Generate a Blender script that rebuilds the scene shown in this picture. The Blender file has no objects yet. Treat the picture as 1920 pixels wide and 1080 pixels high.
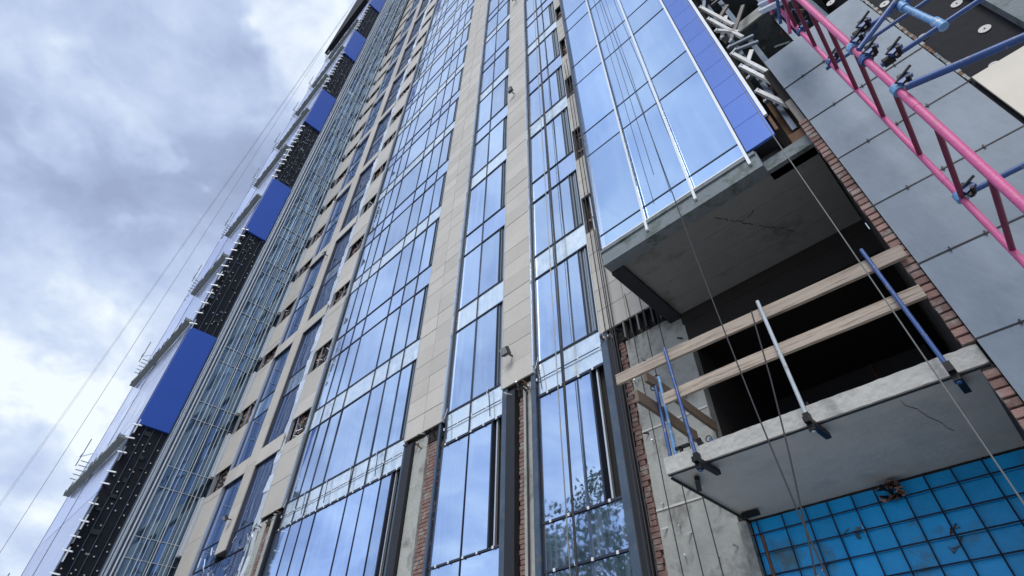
import bpy, bmesh, math, random
from mathutils import Vector, Matrix
random.seed(7)
S = bpy.context.scene
COL = S.collection
W = 6.4          # metres from the camera to the main facade; plans below are written in this unit
EYE = 1.6

# ------------------------------------------------------------------ camera
def setup_camera():
    pitch, roll, yaw, f = 0.7620309, 0.00854275, -0.78822153, 983.52
    fw = Vector((math.sin(yaw)*math.cos(pitch), math.cos(yaw)*math.cos(pitch), math.sin(pitch)))
    r0 = Vector((math.cos(yaw), -math.sin(yaw), 0)); u0 = r0.cross(fw)
    r = math.cos(roll)*r0 + math.sin(roll)*u0; u = r.cross(fw)
    cd = bpy.data.cameras.new('camera'); cam = bpy.data.objects.new('camera', cd); COL.objects.link(cam)
    cd.sensor_width = 36; cd.lens = f/1920*36; cd.clip_start = .05; cd.clip_end = 3000
    m = Matrix((r, u, -fw)).transposed().to_4x4(); m.translation = (0, 0, EYE)
    cam.matrix_world = m
    S.camera = cam
setup_camera()

# ------------------------------------------------------------------ sky, sun, exposure
SUN_DIR = Vector((0.30, -0.70, 0.72)).normalized()   # towards the sun
def setup_world():
    w = bpy.data.worlds.new('World'); S.world = w; w.use_nodes = True
    nt = w.node_tree; nt.nodes.clear(); N = nt.nodes.new; L = nt.links.new
    out = N('ShaderNodeOutputWorld')
    sky = N('ShaderNodeTexSky'); sky.sky_type = 'NISHITA'; sky.sun_disc = False
    sky.sun_elevation = math.asin(SUN_DIR.z); sky.sun_rotation = math.atan2(SUN_DIR.x, SUN_DIR.y)
    b1 = N('ShaderNodeBackground'); b1.inputs[1].default_value = .08; L(sky.outputs[0], b1.inputs[0])
    tc = N('ShaderNodeTexCoord'); V = tc.outputs['Generated']
    def math_(op, a, b=None, c=None, clamp=False):
        n = N('ShaderNodeMath'); n.operation = op; n.use_clamp = clamp
        for i, v in enumerate((a, b, c)):
            if v is None: continue
            if hasattr(v, 'is_linked'): L(v, n.inputs[i])
            else: n.inputs[i].default_value = v
        return n.outputs[0]
    sep = N('ShaderNodeSeparateXYZ'); L(V, sep.inputs[0])
    zz = math_('ADD', math_('MAXIMUM', sep.outputs[2], 0.0), .42)
    cmb = N('ShaderNodeCombineXYZ')
    L(math_('DIVIDE', sep.outputs[0], zz), cmb.inputs[0]); L(math_('DIVIDE', sep.outputs[1], zz), cmb.inputs[1])
    def noise(scale, detail, rough, off, dist=0.0):
        mp = N('ShaderNodeMapping'); mp.inputs['Location'].default_value = off; L(cmb.outputs[0], mp.inputs[0])
        n = N('ShaderNodeTexNoise'); n.inputs['Scale'].default_value = scale; n.inputs['Detail'].default_value = detail
        n.inputs['Roughness'].default_value = rough; n.inputs['Distortion'].default_value = dist
        L(mp.outputs[0], n.inputs[0]); return n.outputs[0]
    n1 = noise(2.9, 6, .55, (3.1, 1.7, 0), .25); n2 = noise(7.5, 6, .55, (8.3, 2.2, 0), .3)
    f = math_('ADD', math_('MULTIPLY', n1, .62), math_('MULTIPLY', n2, .38))
    f = math_('MULTIPLY_ADD', f, 2.5, -.59)
    # the cloud banks the photograph shows, in the places where they hang
    wob = noise(5.0, 4, .6, (1.3, 5.2, 0)); wob = math_('MULTIPLY_ADD', wob, .05, -.025)
    blobs = [((-.701,-.051,.712), 8, -.16), ((-.774,-.066,.629), 10, -.24), ((-.80,-.166,.582), 8, -.20), ((-.70,-.15,.69), 5, .12), ((-.565,-.051,.823), 8, -.10),
             ((-.67,-.25,.70), 6, -.08), ((-.457,-.001,.889), 5, .22), ((-.625,-.106,.773), 6, .20), ((-.864,-.092,.494), 8, .20),
             ((-.530,.024,.848), 5, .18), ((-.74,-.13,.66), 4, .14), ((-.86,.02,.50), 7, .14), ((-.963,.034,.266), 9, .10)]
    for d, ang, amp in blobs:
        dv = N('ShaderNodeVectorMath'); dv.operation = 'DOT_PRODUCT'; L(V, dv.inputs[0]); dv.inputs[1].default_value = Vector(d).normalized()
        mr = N('ShaderNodeMapRange'); mr.interpolation_type = 'SMOOTHERSTEP'
        c = math.cos(math.radians(ang*1.5))
        L(math_('ADD', dv.outputs['Value'], math_('MULTIPLY', wob, 1.2)), mr.inputs[0])
        mr.inputs[1].default_value = c; mr.inputs[2].default_value = 1.0; mr.inputs[3].default_value = 0; mr.inputs[4].default_value = amp
        f = math_('ADD', f, mr.outputs[0])
    cr = N('ShaderNodeValToRGB'); L(f, cr.inputs[0]); e = cr.color_ramp
    def col(p, c, new=True):
        k = e.elements.new(p) if new else None
        return k
    e.elements[0].position = .10; e.elements[0].color = (.345, .42, .61, 1)
    e.elements[1].position = 1.0; e.elements[1].color = (.95, 1.03, 1.10, 1)
    for p, c in ((.36, (.41, .50, .72, 1)), (.56, (.53, .64, .87, 1)), (.78, (.69, .79, .97, 1))):
        k = e.elements.new(p); k.color = c
    b2 = N('ShaderNodeBackground'); b2.inputs[1].default_value = 0.72; L(cr.outputs[0], b2.inputs[0])
    mx = N('ShaderNodeMixShader'); mx.inputs[0].default_value = .88
    L(b1.outputs[0], mx.inputs[1]); L(b2.outputs[0], mx.inputs[2]); L(mx.outputs[0], out.inputs[0])
setup_world()
sl = bpy.data.lights.new('sun', 'SUN'); sl.energy = 1.5; sl.angle = math.radians(25); sl.color = (1, .96, .9)
sun = bpy.data.objects.new('sun', sl); COL.objects.link(sun)
sun.rotation_euler = SUN_DIR.to_track_quat('Z', 'Y').to_euler(); sun.location = (0, -20, 40)
S.view_settings.view_transform = 'Standard'; S.view_settings.look = 'None'
S.view_settings.exposure = 0.56; S.view_settings.gamma = 1.0
try: S.view_settings.use_curve_mapping = False
except Exception: pass
S.render.engine = 'CYCLES'

# ------------------------------------------------------------------ materials
M = {}
def mat(name, base, rough=.7, metal=0.0, tone=.0, noise=.0, nscale=3.0, bump=0.0, bscale=40, stain=None, spec=None, streak=None, nstretch=(1,1,1)):
    """procedural surface: per-object tone shift, soft noise in world space, optional stains and relief"""
    m = bpy.data.materials.new(name); m.use_nodes = True; nt = m.node_tree; N = nt.nodes.new; L = nt.links.new
    b = nt.nodes['Principled BSDF']; b.inputs['Roughness'].default_value = rough; b.inputs['Metallic'].default_value = metal
    if spec is not None: b.inputs['Specular IOR Level'].default_value = spec
    geo = N('ShaderNodeNewGeometry'); P = geo.outputs['Position']
    mp = N('ShaderNodeMapping'); mp.inputs['Scale'].default_value = nstretch; L(P, mp.inputs[0]); P = mp.outputs[0]
    val = N('ShaderNodeValue'); val.outputs[0].default_value = 1.0; v = val.outputs[0]
    def mm(op, a, b_, c=None):
        n = N('ShaderNodeMath'); n.operation = op
        for i, x in enumerate((a, b_, c)):
            if x is None: continue
            if hasattr(x, 'is_linked'): L(x, n.inputs[i])
            else: n.inputs[i].default_value = x
        return n.outputs[0]
    if tone:
        oi = N('ShaderNodeObjectInfo'); v = mm('MULTIPLY', v, mm('MULTIPLY_ADD', oi.outputs['Random'], 2*tone, 1-tone))
    if noise:
        n = N('ShaderNodeTexNoise'); n.inputs['Scale'].default_value = nscale; n.inputs['Detail'].default_value = 7; n.inputs['Roughness'].default_value = .6; L(P, n.inputs[0])
        v = mm('MULTIPLY', v, mm('MULTIPLY_ADD', n.outputs[0], 4*noise, 1-2*noise))
        n2 = N('ShaderNodeTexNoise'); n2.inputs['Scale'].default_value = nscale*9; n2.inputs['Detail'].default_value = 4; L(P, n2.inputs[0])
        v = mm('MULTIPLY', v, mm('MULTIPLY_ADD', n2.outputs[0], 2*noise, 1-noise))
    mul = N('ShaderNodeVectorMath'); mul.operation = 'SCALE'; mul.inputs[0].default_value = base; L(v, mul.inputs['Scale'])
    c = mul.outputs[0]
    if stain:
        sc, scale, lo, hi = stain
        n = N('ShaderNodeTexNoise'); n.inputs['Scale'].default_value = scale; n.inputs['Detail'].default_value = 8; n.inputs['Roughness'].default_value = .65; L(P, n.inputs[0])
        mr = N('ShaderNodeMapRange'); L(n.outputs[0], mr.inputs[0]); mr.inputs[1].default_value = lo; mr.inputs[2].default_value = hi
        mx = N('ShaderNodeMix'); mx.data_type = 'RGBA'; L(mr.outputs[0], mx.inputs[0]); L(c, mx.inputs[6]); mx.inputs[7].default_value = (*sc, 1); c = mx.outputs[2]
    L(c, b.inputs['Base Color'])
    if bump:
        n = N('ShaderNodeTexNoise'); n.inputs['Scale'].default_value = bscale; n.inputs['Detail'].default_value = 5; L(P, n.inputs[0])
        bp = N('ShaderNodeBump'); bp.inputs['Strength'].default_value = bump; bp.inputs['Distance'].default_value = .02; L(n.outputs[0], bp.inputs['Height']); L(bp.outputs[0], b.inputs['Normal'])
    M[name] = m; return m
mat('beige_stone', (.50, .475, .435), .55, tone=.09, noise=.06, nscale=1.2, bump=.15, bscale=60)
mat('canopy', (.20, .225, .215), .8, noise=.1, nscale=1.5)
mat('grey_pole', (.42, .47, .52), .6, .1, noise=.15, nscale=8, stain=((.30, .24, .20), 16, .58, .64))
mat('joint_dark', (.10, .095, .09), .9)
mat('concrete', (.36, .37, .35), .85, noise=.16, nscale=.9, bump=.5, bscale=18, stain=((.19, .19, .18), 2.3, .52, .66))
mat('balcony_concrete', (.43, .43, .41), .85, noise=.10, nscale=2.2, bump=.6, bscale=18, stain=((.27, .27, .26), 4, .54, .68))
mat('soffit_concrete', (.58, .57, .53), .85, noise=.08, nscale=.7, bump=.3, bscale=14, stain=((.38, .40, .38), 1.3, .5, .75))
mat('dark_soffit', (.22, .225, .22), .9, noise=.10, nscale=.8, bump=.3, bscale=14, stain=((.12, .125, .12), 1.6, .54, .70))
mat('fascia', (.17, .20, .22), .75, noise=.2, nscale=2.0, bump=.3, stain=((.09, .12, .11), 4, .5, .62))
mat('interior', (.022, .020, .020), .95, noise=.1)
mat('backing', (.06, .062, .07), .9, noise=.15)
mat('brick', (.27, .165, .145), .85, tone=.38, noise=.14, nscale=8, bump=.5, bscale=60, stain=((.30, .27, .25), 5, .50, .62))
mat('mortar', (.30, .28, .26), .95, noise=.15, nscale=6)
mat('steel_blue', (.085, .12, .17), .45, .5, noise=.22, nscale=3, stain=((.16, .15, .15), 6, .56, .7))
mat('black_steel', (.022, .024, .03), .5, .3, noise=.1)
mat('frame_dark', (.045, .055, .085), .4, .4)
mat('frame_white', (.72, .76, .80), .4, .1, noise=.05)
mat('aluminium', (.62, .66, .70), .35, .7, noise=.06)
mat('louver', (.22, .27, .33), .5, .4, tone=.15)
mat('foil', (.88, .94, 1.0), .28, .6, noise=.1, nscale=8, bump=1.0, bscale=9)
mat('blue_panel', (.022, .085, .42), .38, 0.0, noise=.03, nscale=1, tone=.04, bump=.04, bscale=4)
mat('lilac_panel', (.07, .16, .52), .35, .25, tone=.05, noise=.03)
mat('membrane', (.012, .013, .018), .75, noise=.2, nscale=3, spec=.2, bump=.4, bscale=12)
mat('disc_white', (.50, .50, .49), .6)
mat('cement_board', (.20, .25, .31), .6, tone=.09, noise=.13, nscale=1.1, bump=.12, bscale=30, stain=((.135, .175, .225), 1.7, .5, .72), nstretch=(1,1,.55))
mat('cream_board', (.62, .58, .50), .6, tone=.03, noise=.04)
mat('rusty', (.16, .085, .05), .8, noise=.25, nscale=12)
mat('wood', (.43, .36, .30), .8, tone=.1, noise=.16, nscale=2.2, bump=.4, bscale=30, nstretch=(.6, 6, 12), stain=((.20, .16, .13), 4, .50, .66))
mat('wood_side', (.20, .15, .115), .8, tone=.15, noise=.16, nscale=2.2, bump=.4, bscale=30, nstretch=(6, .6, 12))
mat('brown_grey', (.23, .21, .19), .8, noise=.15)
mat('pale_timber', (.78, .78, .77), .8, tone=.12, noise=.16, nscale=3, bump=.3)
mat('pink_paint', (.60, .115, .29), .5, .0, noise=.10, nscale=5, stain=((.34, .16, .17), 16, .60, .66), bump=.2)
mat('maroon_paint', (.17, .018, .055), .4, noise=.1, nscale=6)
mat('blue_paint', (.03, .085, .27), .42, noise=.15, nscale=7, stain=((.20, .19, .19), 20, .58, .64))
mat('light_blue_paint', (.14, .32, .60), .45, noise=.12, nscale=7, stain=((.5, .52, .54), 20, .56, .64))
mat('black_iron', (.012, .012, .016), .5, .4)
mat('rope_dark', (.028, .028, .034), .7)
mat('rope_steel', (.17, .175, .17), .5, .5)
mat('rope_white', (.60, .66, .70), .4, .4)
mat('rebar', (.022, .028, .06), .7, .3, noise=.2)
mat('azure_board', (.004, .44, 1.0), .4, tone=.10, noise=.12, nscale=1.3, bump=.6, bscale=5, stain=((.07, .18, .26), 1.6, .58, .72))
mat('ground', (.34, .33, .31), .95, noise=.2, nscale=.8, bump=.6, bscale=10)
mat('bark', (.09, .065, .05), .9, noise=.2, nscale=6, bump=.6)
mat('leaf', (.03, .10, .035), .55, tone=.2, noise=.25, nscale=1.6)
mat('lamp_body', (.07, .07, .075), .5, .3)
mat('lamp_glass', (.35, .38, .40), .15, .0)

def glass(name, tint, rough=.03, metal=.93, wave=.012, wscale=.7, film=None):
    """mirror-tinted facade glass; slightly wavy, with a dusting in places"""
    m = bpy.data.materials.new(name); m.use_nodes = True; nt = m.node_tree; N = nt.nodes.new; L = nt.links.new
    b = nt.nodes['Principled BSDF']; b.inputs['Metallic'].default_value = metal
    geo = N('ShaderNodeNewGeometry'); oi = N('ShaderNodeObjectInfo')
    n = N('ShaderNodeTexNoise'); n.inputs['Scale'].default_value = 1.1; n.inputs['Detail'].default_value = 5; L(geo.outputs['Position'], n.inputs[0])
    mr = N('ShaderNodeMapRange'); L(n.outputs[0], mr.inputs[0]); mr.inputs[1].default_value = .3; mr.inputs[2].default_value = .8
    mr.inputs[3].default_value = rough; mr.inputs[4].default_value = rough*2.2+.02; L(mr.outputs[0], b.inputs['Roughness'])
    rr = N('ShaderNodeMapRange'); L(oi.outputs['Random'], rr.inputs[0]); rr.inputs[3].default_value = .84; rr.inputs[4].default_value = 1.08
    sc = N('ShaderNodeVectorMath'); sc.operation = 'SCALE'; sc.inputs[0].default_value = tint; L(rr.outputs[0], sc.inputs['Scale'])
    c = sc.outputs[0]
    # rain-washed dust in vertical runs
    mp = N('ShaderNodeMapping'); mp.inputs['Scale'].default_value = (7, 7, .5); L(geo.outputs['Position'], mp.inputs[0])
    ns = N('ShaderNodeTexNoise'); ns.inputs['Scale'].default_value = 1.0; ns.inputs['Detail'].default_value = 5; L(mp.outputs[0], ns.inputs[0])
    ms = N('ShaderNodeMapRange'); L(ns.outputs[0], ms.inputs[0]); ms.inputs[1].default_value = .48; ms.inputs[2].default_value = .80; ms.inputs[3].default_value = metal; ms.inputs[4].default_value = metal-.28
    L(ms.outputs[0], b.inputs['Metallic'])
    if film:
        n3 = N('ShaderNodeTexNoise'); n3.inputs['Scale'].default_value = 6; n3.inputs['Detail'].default_value = 6; L(geo.outputs['Position'], n3.inputs[0])
        m3 = N('ShaderNodeMapRange'); L(n3.outputs[0], m3.inputs[0]); m3.inputs[1].default_value = .38; m3.inputs[2].default_value = .62
        mx = N('ShaderNodeMix'); mx.data_type = 'RGBA'; L(m3.outputs[0], mx.inputs[0]); L(c, mx.inputs[6]); mx.inputs[7].default_value = (*film, 1); c = mx.outputs[2]
    L(c, b.inputs['Base Color'])
    n2 = N('ShaderNodeTexNoise'); n2.inputs['Scale'].default_value = wscale; n2.inputs['Detail'].default_value = 1; L(geo.outputs['Position'], n2.inputs[0]); n2.noise_dimensions = '4D'; wv = N('ShaderNodeMath'); wv.operation = 'MULTIPLY'; L(oi.outputs['Random'], wv.inputs[0]); wv.inputs[1].default_value = 40; L(wv.outputs[0], n2.inputs['W'])
    bp = N('ShaderNodeBump'); bp.inputs['Strength'].default_value = 1; bp.inputs['Distance'].default_value = wave; L(n2.outputs[0], bp.inputs['Height']); L(bp.outputs[0], b.inputs['Normal'])
    M[name] = m
glass('glass_blue', (.59, .74, .96), rough=.015)
glass('glass_box', (.48, .66, .95), wave=.016, rough=.02)
glass('glass_low', (.50, .66, .95), rough=.012)
glass('glass_pale', (.60, .74, 1.0), rough=.05)
glass('glass_film', (.72, .85, .97), rough=.14, metal=.7, film=(.86, .95, 1.0))
glass('glass_wing', (.19, .29, .41), rough=.03)
glass('glass_front', (.62, .68, .92), rough=.16, metal=.8, wave=.006)
glass('glass_shaded', (.25, .35, .62), rough=.03)

# ------------------------------------------------------------------ building helpers (plans in units of W; x right, y away, z up from eye height)
def T(x, y, z): return Vector((x*W, y*W, z*W+EYE))
wpos = {}
def tag(o, label=None, cat=None, group=None, kind=None):
    if label: o['label'] = label
    if cat: o['category'] = cat
    if group: o['group'] = group
    if kind: o['kind'] = kind
    return o
def link(o, loc, parent=None):
    COL.objects.link(o); loc = Vector(loc)
    if parent is not None:
        o.parent = parent; o.location = loc - wpos[parent.name]
    else: o.location = loc
    wpos[o.name] = loc
    return o
def empty(name, loc, label=None, cat=None, group=None, parent=None):
    o = bpy.data.objects.new(name, None); o.empty_display_size = .2
    link(o, loc, parent); tag(o, label, cat, group); return o
FACES = [(0,3,2,1),(4,5,6,7),(0,1,5,4),(1,2,6,5),(2,3,7,6),(3,0,4,7)]
class MB:
    def __init__(s): s.v = []; s.f = []; s.mi = []; s.mats = []
    def _m(s, m):
        if m not in s.mats: s.mats.append(m)
        return s.mats.index(m)
    def box(s, x0, x1, y0, y1, z0, z1, m, tilt=None):      # metres
        k = len(s.v); c = Vector(((x0+x1)/2, (y0+y1)/2, (z0+z1)/2))
        pts = [Vector(p) for p in ((x0,y0,z0),(x1,y0,z0),(x1,y1,z0),(x0,y1,z0),(x0,y0,z1),(x1,y0,z1),(x1,y1,z1),(x0,y1,z1))]
        if tilt is not None: pts = [c + tilt @ (p-c) for p in pts]
        s.v += pts; s.f += [tuple(k+i for i in f) for f in FACES]; s.mi += [s._m(m)]*6
    def pbox(s, x0, x1, y0, y1, z0, z1, m, tilt=None):     # plan units
        a = T(x0, y0, z0); b = T(x1, y1, z1); s.box(a.x, b.x, a.y, b.y, a.z, b.z, m, tilt)
    def bar(s, a, b, w, h, m, up=Vector((0, 0, 1))):      # rectangular bar from a to b (metres)
        a = Vector(a); b = Vector(b); d = (b-a).normalized()
        if abs(d.dot(up)) > .98: up = Vector((0, 1, 0))
        r = d.cross(up).normalized(); u = r.cross(d)
        k = len(s.v)
        for p in (a, b):
            for i, j in ((-1,-1),(1,-1),(1,1),(-1,1)): s.v.append(p + r*w/2*i + u*h/2*j)
        s.f += [tuple(k+i for i in f) for f in [(0,1,2,3),(7,6,5,4),(0,4,5,1),(1,5,6,2),(2,6,7,3),(3,7,4,0)]]; s.mi += [s._m(m)]*6
    def tube(s, pts, r, m, n=8):
        pts = [Vector(p) for p in pts]; k0 = len(s.v); mi = s._m(m); prev = None
        for i, p in enumerate(pts):
            d = (pts[min(i+1, len(pts)-1)] - pts[max(i-1, 0)]).normalized()
            up = Vector((0, 0, 1)) if abs(d.z) < .9 else Vector((1, 0, 0))
            if prev is None: a = d.cross(up).normalized()
            else: a = (prev - d*prev.dot(d)).normalized()
            prev = a; b = d.cross(a)
            rr = r[i] if isinstance(r, (list, tuple)) else r
            for j in range(n):
                t = 2*math.pi*j/n; s.v.append(p + a*math.cos(t)*rr + b*math.sin(t)*rr)
        for i in range(len(pts)-1):
            for j in range(n):
                s.f.append((k0+i*n+j, k0+i*n+(j+1)%n, k0+(i+1)*n+(j+1)%n, k0+(i+1)*n+j)); s.mi.append(mi)
        s.f.append(tuple(k0+j for j in reversed(range(n)))); s.mi.append(mi)
        e = k0+(len(pts)-1)*n; s.f.append(tuple(e+j for j in range(n))); s.mi.append(mi)
    def build(s, name, parent=None, loc=None, smooth=False, bevel=0):
        if loc is None:
            loc = Vector((sum(p.x for p in s.v)/len(s.v), sum(p.y for p in s.v)/len(s.v), min(p.z for p in s.v)))
        me = bpy.data.meshes.new(name); me.from_pydata([tuple(p-loc) for p in s.v], [], s.f)
        for m in s.mats: me.materials.append(M[m])
        me.polygons.foreach_set('material_index', s.mi)
        if smooth: me.polygons.foreach_set('use_smooth', [True]*len(s.f))
        me.update()
        o = bpy.data.objects.new(name, me); link(o, loc, parent)
        if smooth:
            md = o.modifiers.new('edges', 'EDGE_SPLIT'); md.split_angle = math.radians(50)
        if bevel:
            md = o.modifiers.new('bevel', 'BEVEL'); md.width = bevel; md.segments = 1; md.limit_method = 'ANGLE'
        return o
_cache = {}
def piece(name, x0, x1, y0, y1, z0, z1, m, parent=None, rot=None, bevel=0):
    """one box-shaped piece in plan units; alike pieces share their mesh"""
    a = T(x0, y0, z0); b = T(x1, y1, z1); d = b-a
    key = (name, m, round(d.x, 3), round(d.y, 3), round(d.z, 3), bevel)
    if key not in _cache:
        mb = MB(); mb.box(-d.x/2, d.x/2, -d.y/2, d.y/2, -d.z/2, d.z/2, m)
        me = bpy.data.meshes.new(name)
        if bevel:
            bm = bmesh.new(); vs = [bm.verts.new(p) for p in mb.v]
            for f in mb.f: bm.faces.new([vs[i] for i in f])
            bmesh.ops.bevel(bm, geom=bm.edges[:], offset=bevel, segments=1, affect='EDGES'); bm.normal_update(); bm.to_mesh(me); bm.free()
        else: me.from_pydata([tuple(p) for p in mb.v], [], mb.f)
        me.materials.append(M[m]); _cache[key] = me
    o = bpy.data.objects.new(name, _cache[key]); link(o, (a+b)/2, parent)
    if rot: o.rotation_euler = rot
    return o
R = random.uniform
def tiltm(a): return Matrix.Rotation(R(-a, a), 3, 'X') @ Matrix.Rotation(R(-a, a), 3, 'Z')

# ------------------------------------------------------------------ ground
g = MB(); g.box(-400, 400, -400, 400, -.2, 0, 'ground'); tag(g.build('ground', loc=Vector((0, 0, 0))), kind='structure')

# ------------------------------------------------------------------ the tower
TOP = 13.4
GND = -EYE/W
tower = empty('tower_block', T(-1.5, 1.2, GND), 'unfinished high-rise with mirrored blue window bays between beige stone piers', 'building')
core = MB()
core.pbox(-3.80, -.42, 1.035, 1.06, GND, TOP, 'backing')                 # inner wall behind the bays
core.pbox(-.46, .03, 1.035, 1.06, .90, TOP, 'backing')
core.pbox(-5.25, -.01, 1.5, 3.4, GND, TOP, 'backing')
core.build('core_wall', tower)

def bands(k):
    j, odd = divmod(k, 2)
    if k == -1: return (.835, .952)
    return (1.76+.956*j, 1.90+.956*j) if odd else (1.317+.956*j, 1.432+.956*j)
KMAX = 24
IND = 8          # storeys whose pieces are objects of their own
FW = .0024       # half width of a frame bar

def bay(name_label, u0, u1, mull, strip, left_strip=None, gmat='glass_blue', k0=-1, bright='glass_film'):
    root = empty('window_bay', T((u0+u1)/2, 1.0, bands(k0)[0]), parent=tower)
    root['label'] = name_label
    fr = MB(); far = MB(); lou = MB()
    cols = [u0]+mull+[u1]
    ztop = bands(KMAX)[1]
    z00 = bands(k0)[0]
    for u in mull: fr.pbox(u-FW, u+FW, .9975, 1.0005, z00, ztop, 'frame_dark')
    fr.pbox(u0-FW, u0+FW, .9972, 1.004, z00, ztop, 'frame_dark'); fr.pbox(u1-FW, u1+FW, .9975, 1.03, z00, ztop, 'frame_dark')
    for k in range(k0, KMAX):
        b0, b1 = bands(k); n0, n1 = bands(k+1)
        for z in (b0, b1): fr.pbox(u0, u1, .9968, .9999, z-FW, z+FW, 'frame_dark')
        sm = bright if k % 2 == 0 or k == -1 else 'glass_pale'
        for i in range(len(cols)-1):
            a, b = cols[i]+FW, cols[i+1]-FW
            if k < IND: piece('spandrel_panel', a, b, 1.001, 1.005, b0+FW, b1-FW, sm, root, (R(-.002, .002), 0, R(-.002, .002)))
            else: far.pbox(a, b, 1.001, 1.005, b0+FW, b1-FW, sm, tiltm(.003))
            # window above the band
            wa = max(a, left_strip) if left_strip else a
            wb = min(b, strip) if strip else b
            if wb-wa < .01: continue
            if k < IND: piece('pane', wa, wb, 1.001, 1.005, b1+FW, n0-FW, gmat, root, (R(-.005, .005), 0, R(-.005, .005)))
            else: far.pbox(wa, wb, 1.001, 1.005, b1+FW, n0-FW, gmat, tiltm(.007))
        for (sa, sb) in ([(strip, u1-FW)] if strip else []) + ([(u0+FW, left_strip)] if left_strip else []):
            n = 4; w = (sb-sa)/n
            lou.pbox(sa, sa+.003, .995, 1.02, b1+FW, n0-FW, 'frame_dark')
            for q in range(n): lou.pbox(sa+w*q+w*.25, sa+w*q+w*.85, 1.003+.004*(q % 2), 1.016, b1+FW, n0-FW, 'louver')
            lou.pbox(sa, sb, 1.018, 1.024, b1+FW, n0-FW, 'black_steel')
    fr.build('frame', root)
    if lou.v: tag(lou.build('louver_slats', root), kind='stuff')
    if far.v: tag(far.build('upper_pane', root), kind='stuff')
    return root
A_M = [-2.368, -2.267, -2.157, -1.915, -1.80, -1.687]
bayA = bay('wide bay of seven glass columns, leftmost of the mirrored bays', -2.475, -1.553, A_M, -1.598, -2.452)
bayB = bay('narrow two-column bay between the two broad beige piers', -1.322, -1.038, [-1.198], -1.080)
bayC = bay('narrow two-column bay nearest the projecting glass box', -.889, -.648, [-.795], -.692)
# far-left narrow windows: bays of one column
bayD = bay('slim window column right of the beige cross-shaped post', -3.030, -2.80, [], None, gmat='glass_shaded', k0=-1, bright='glass_shaded')
bayE = bay('slim window column left of the beige cross-shaped post', -3.450, -3.175, [], None, gmat='glass_shaded', k0=-1, bright='glass_shaded')

def pier(label, u0, u1, zb, ncol=1, ztop=TOP, cut=None, step=.0797, indz=4.4, yf=.984):
    """stone-clad pier; cut(z) leaves cladding out where the photo shows bare openings"""
    root = MB(); root.pbox(u0+.004, u1-.004, 1.031 if cut else 1.0, 1.0348, zb+.004, ztop, 'joint_dark')
    root = root.build('pier', tower); root['label'] = label
    far = MB(); w = (u1-u0)/ncol; z = zb
    while z < ztop-.01:
        z2 = z+step
        segs = [(z, z2)]
        if cut:
            segs = []
            lo = z
            for c0, c1 in cut:
                if c1 <= lo or c0 >= z2: continue
                if c0 > lo: segs.append((lo, c0))
                lo = max(lo, c1)
            if lo < z2: segs.append((lo, z2))
        for s0, s1 in segs:
            if s1-s0 < .012: continue
            for c in range(ncol):
                a = u0+w*c; b = a+w; g_ = .0009
                dy = R(0, .0016)
                if z < indz: piece('cladding_panel', a+g_, b-g_, yf+dy, yf+.006+dy, s0+g_, s1-g_, 'beige_stone', root)
                else: far.pbox(a+g_, b-g_, yf+dy, yf+.006+dy, s0+g_, s1-g_, 'beige_stone')
        z = z2
    side = MB()
    side.pbox(u0-.0015, u0+.0012, yf-.002, 1.0, zb, ztop, 'aluminium'); side.pbox(u1-.0012, u1+.0015, yf-.002, 1.0, zb, ztop, 'aluminium')
    side.build('edge_trim', root)
    if far.v: tag(far.build('upper_cladding', root), kind='stuff')
    return root
P1 = pier('broad beige pier right of the widest glass bay', -1.545, -1.332, .920, 2, indz=4.0)
P2 = pier('beige pier carrying the small floodlights', -1.033, -.897, .915, 1, indz=4.8)
opens = [(bands(k)[0]+.005, bands(k)[1]+.035) for k in range(0, KMAX)]
P0 = pier('beige pier left of the widest bay, broken by dark bare openings', -2.700, -2.487, .935, 1, cut=opens, step=.159, indz=5)
PL = pier('beige strip at the inner corner with bare gaps at each floor', -3.718, -3.462, .80, 1, cut=opens, step=.239, indz=5)
P3 = pier('beige strip squeezed beside the projecting glass box', -.640, -.452, .922, 2, ztop=TOP, cut=[(bands(k)[0]+.03, bands(k)[1]+.11) for k in range(0, KMAX)], indz=2.4)
# the cross-shaped post and bands between the slim windows
cross = MB(); cross.pbox(-3.165, -3.04, .990, 1.03, .866, TOP, 'joint_dark'); cross = cross.build('pier', tower); cross['label'] = 'slim beige post with cross bands between the slim windows'
z = .866; farx = MB()
while z < TOP-.2:
    h = .239
    if z < 6: piece('cladding_panel', -3.166, -3.038, .983, .989, z+.0006, z+h-.0006, 'beige_stone', cross)
    else: farx.pbox(-3.166, -3.038, .983, .989, z+.0006, z+h-.0006, 'beige_stone')
    z += h
for j in range(0, 12):
    z0 = 1.312+.956*j
    for a, b in ((-3.461, -3.168), (-3.036, -2.75)):
        for q in range(2):
            w = (b-a)/2
            if j < 5: piece('cladding_panel', a+w*q+.0006, a+w*(q+1)-.0006, .9825, .9882, z0, z0+.098, 'beige_stone', cross)
            else: farx.pbox(a+w*q, a+w*(q+1), .9825, .9882, z0, z0+.098, 'beige_stone')
tag(farx.build('upper_cladding', cross), kind='stuff')

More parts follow.
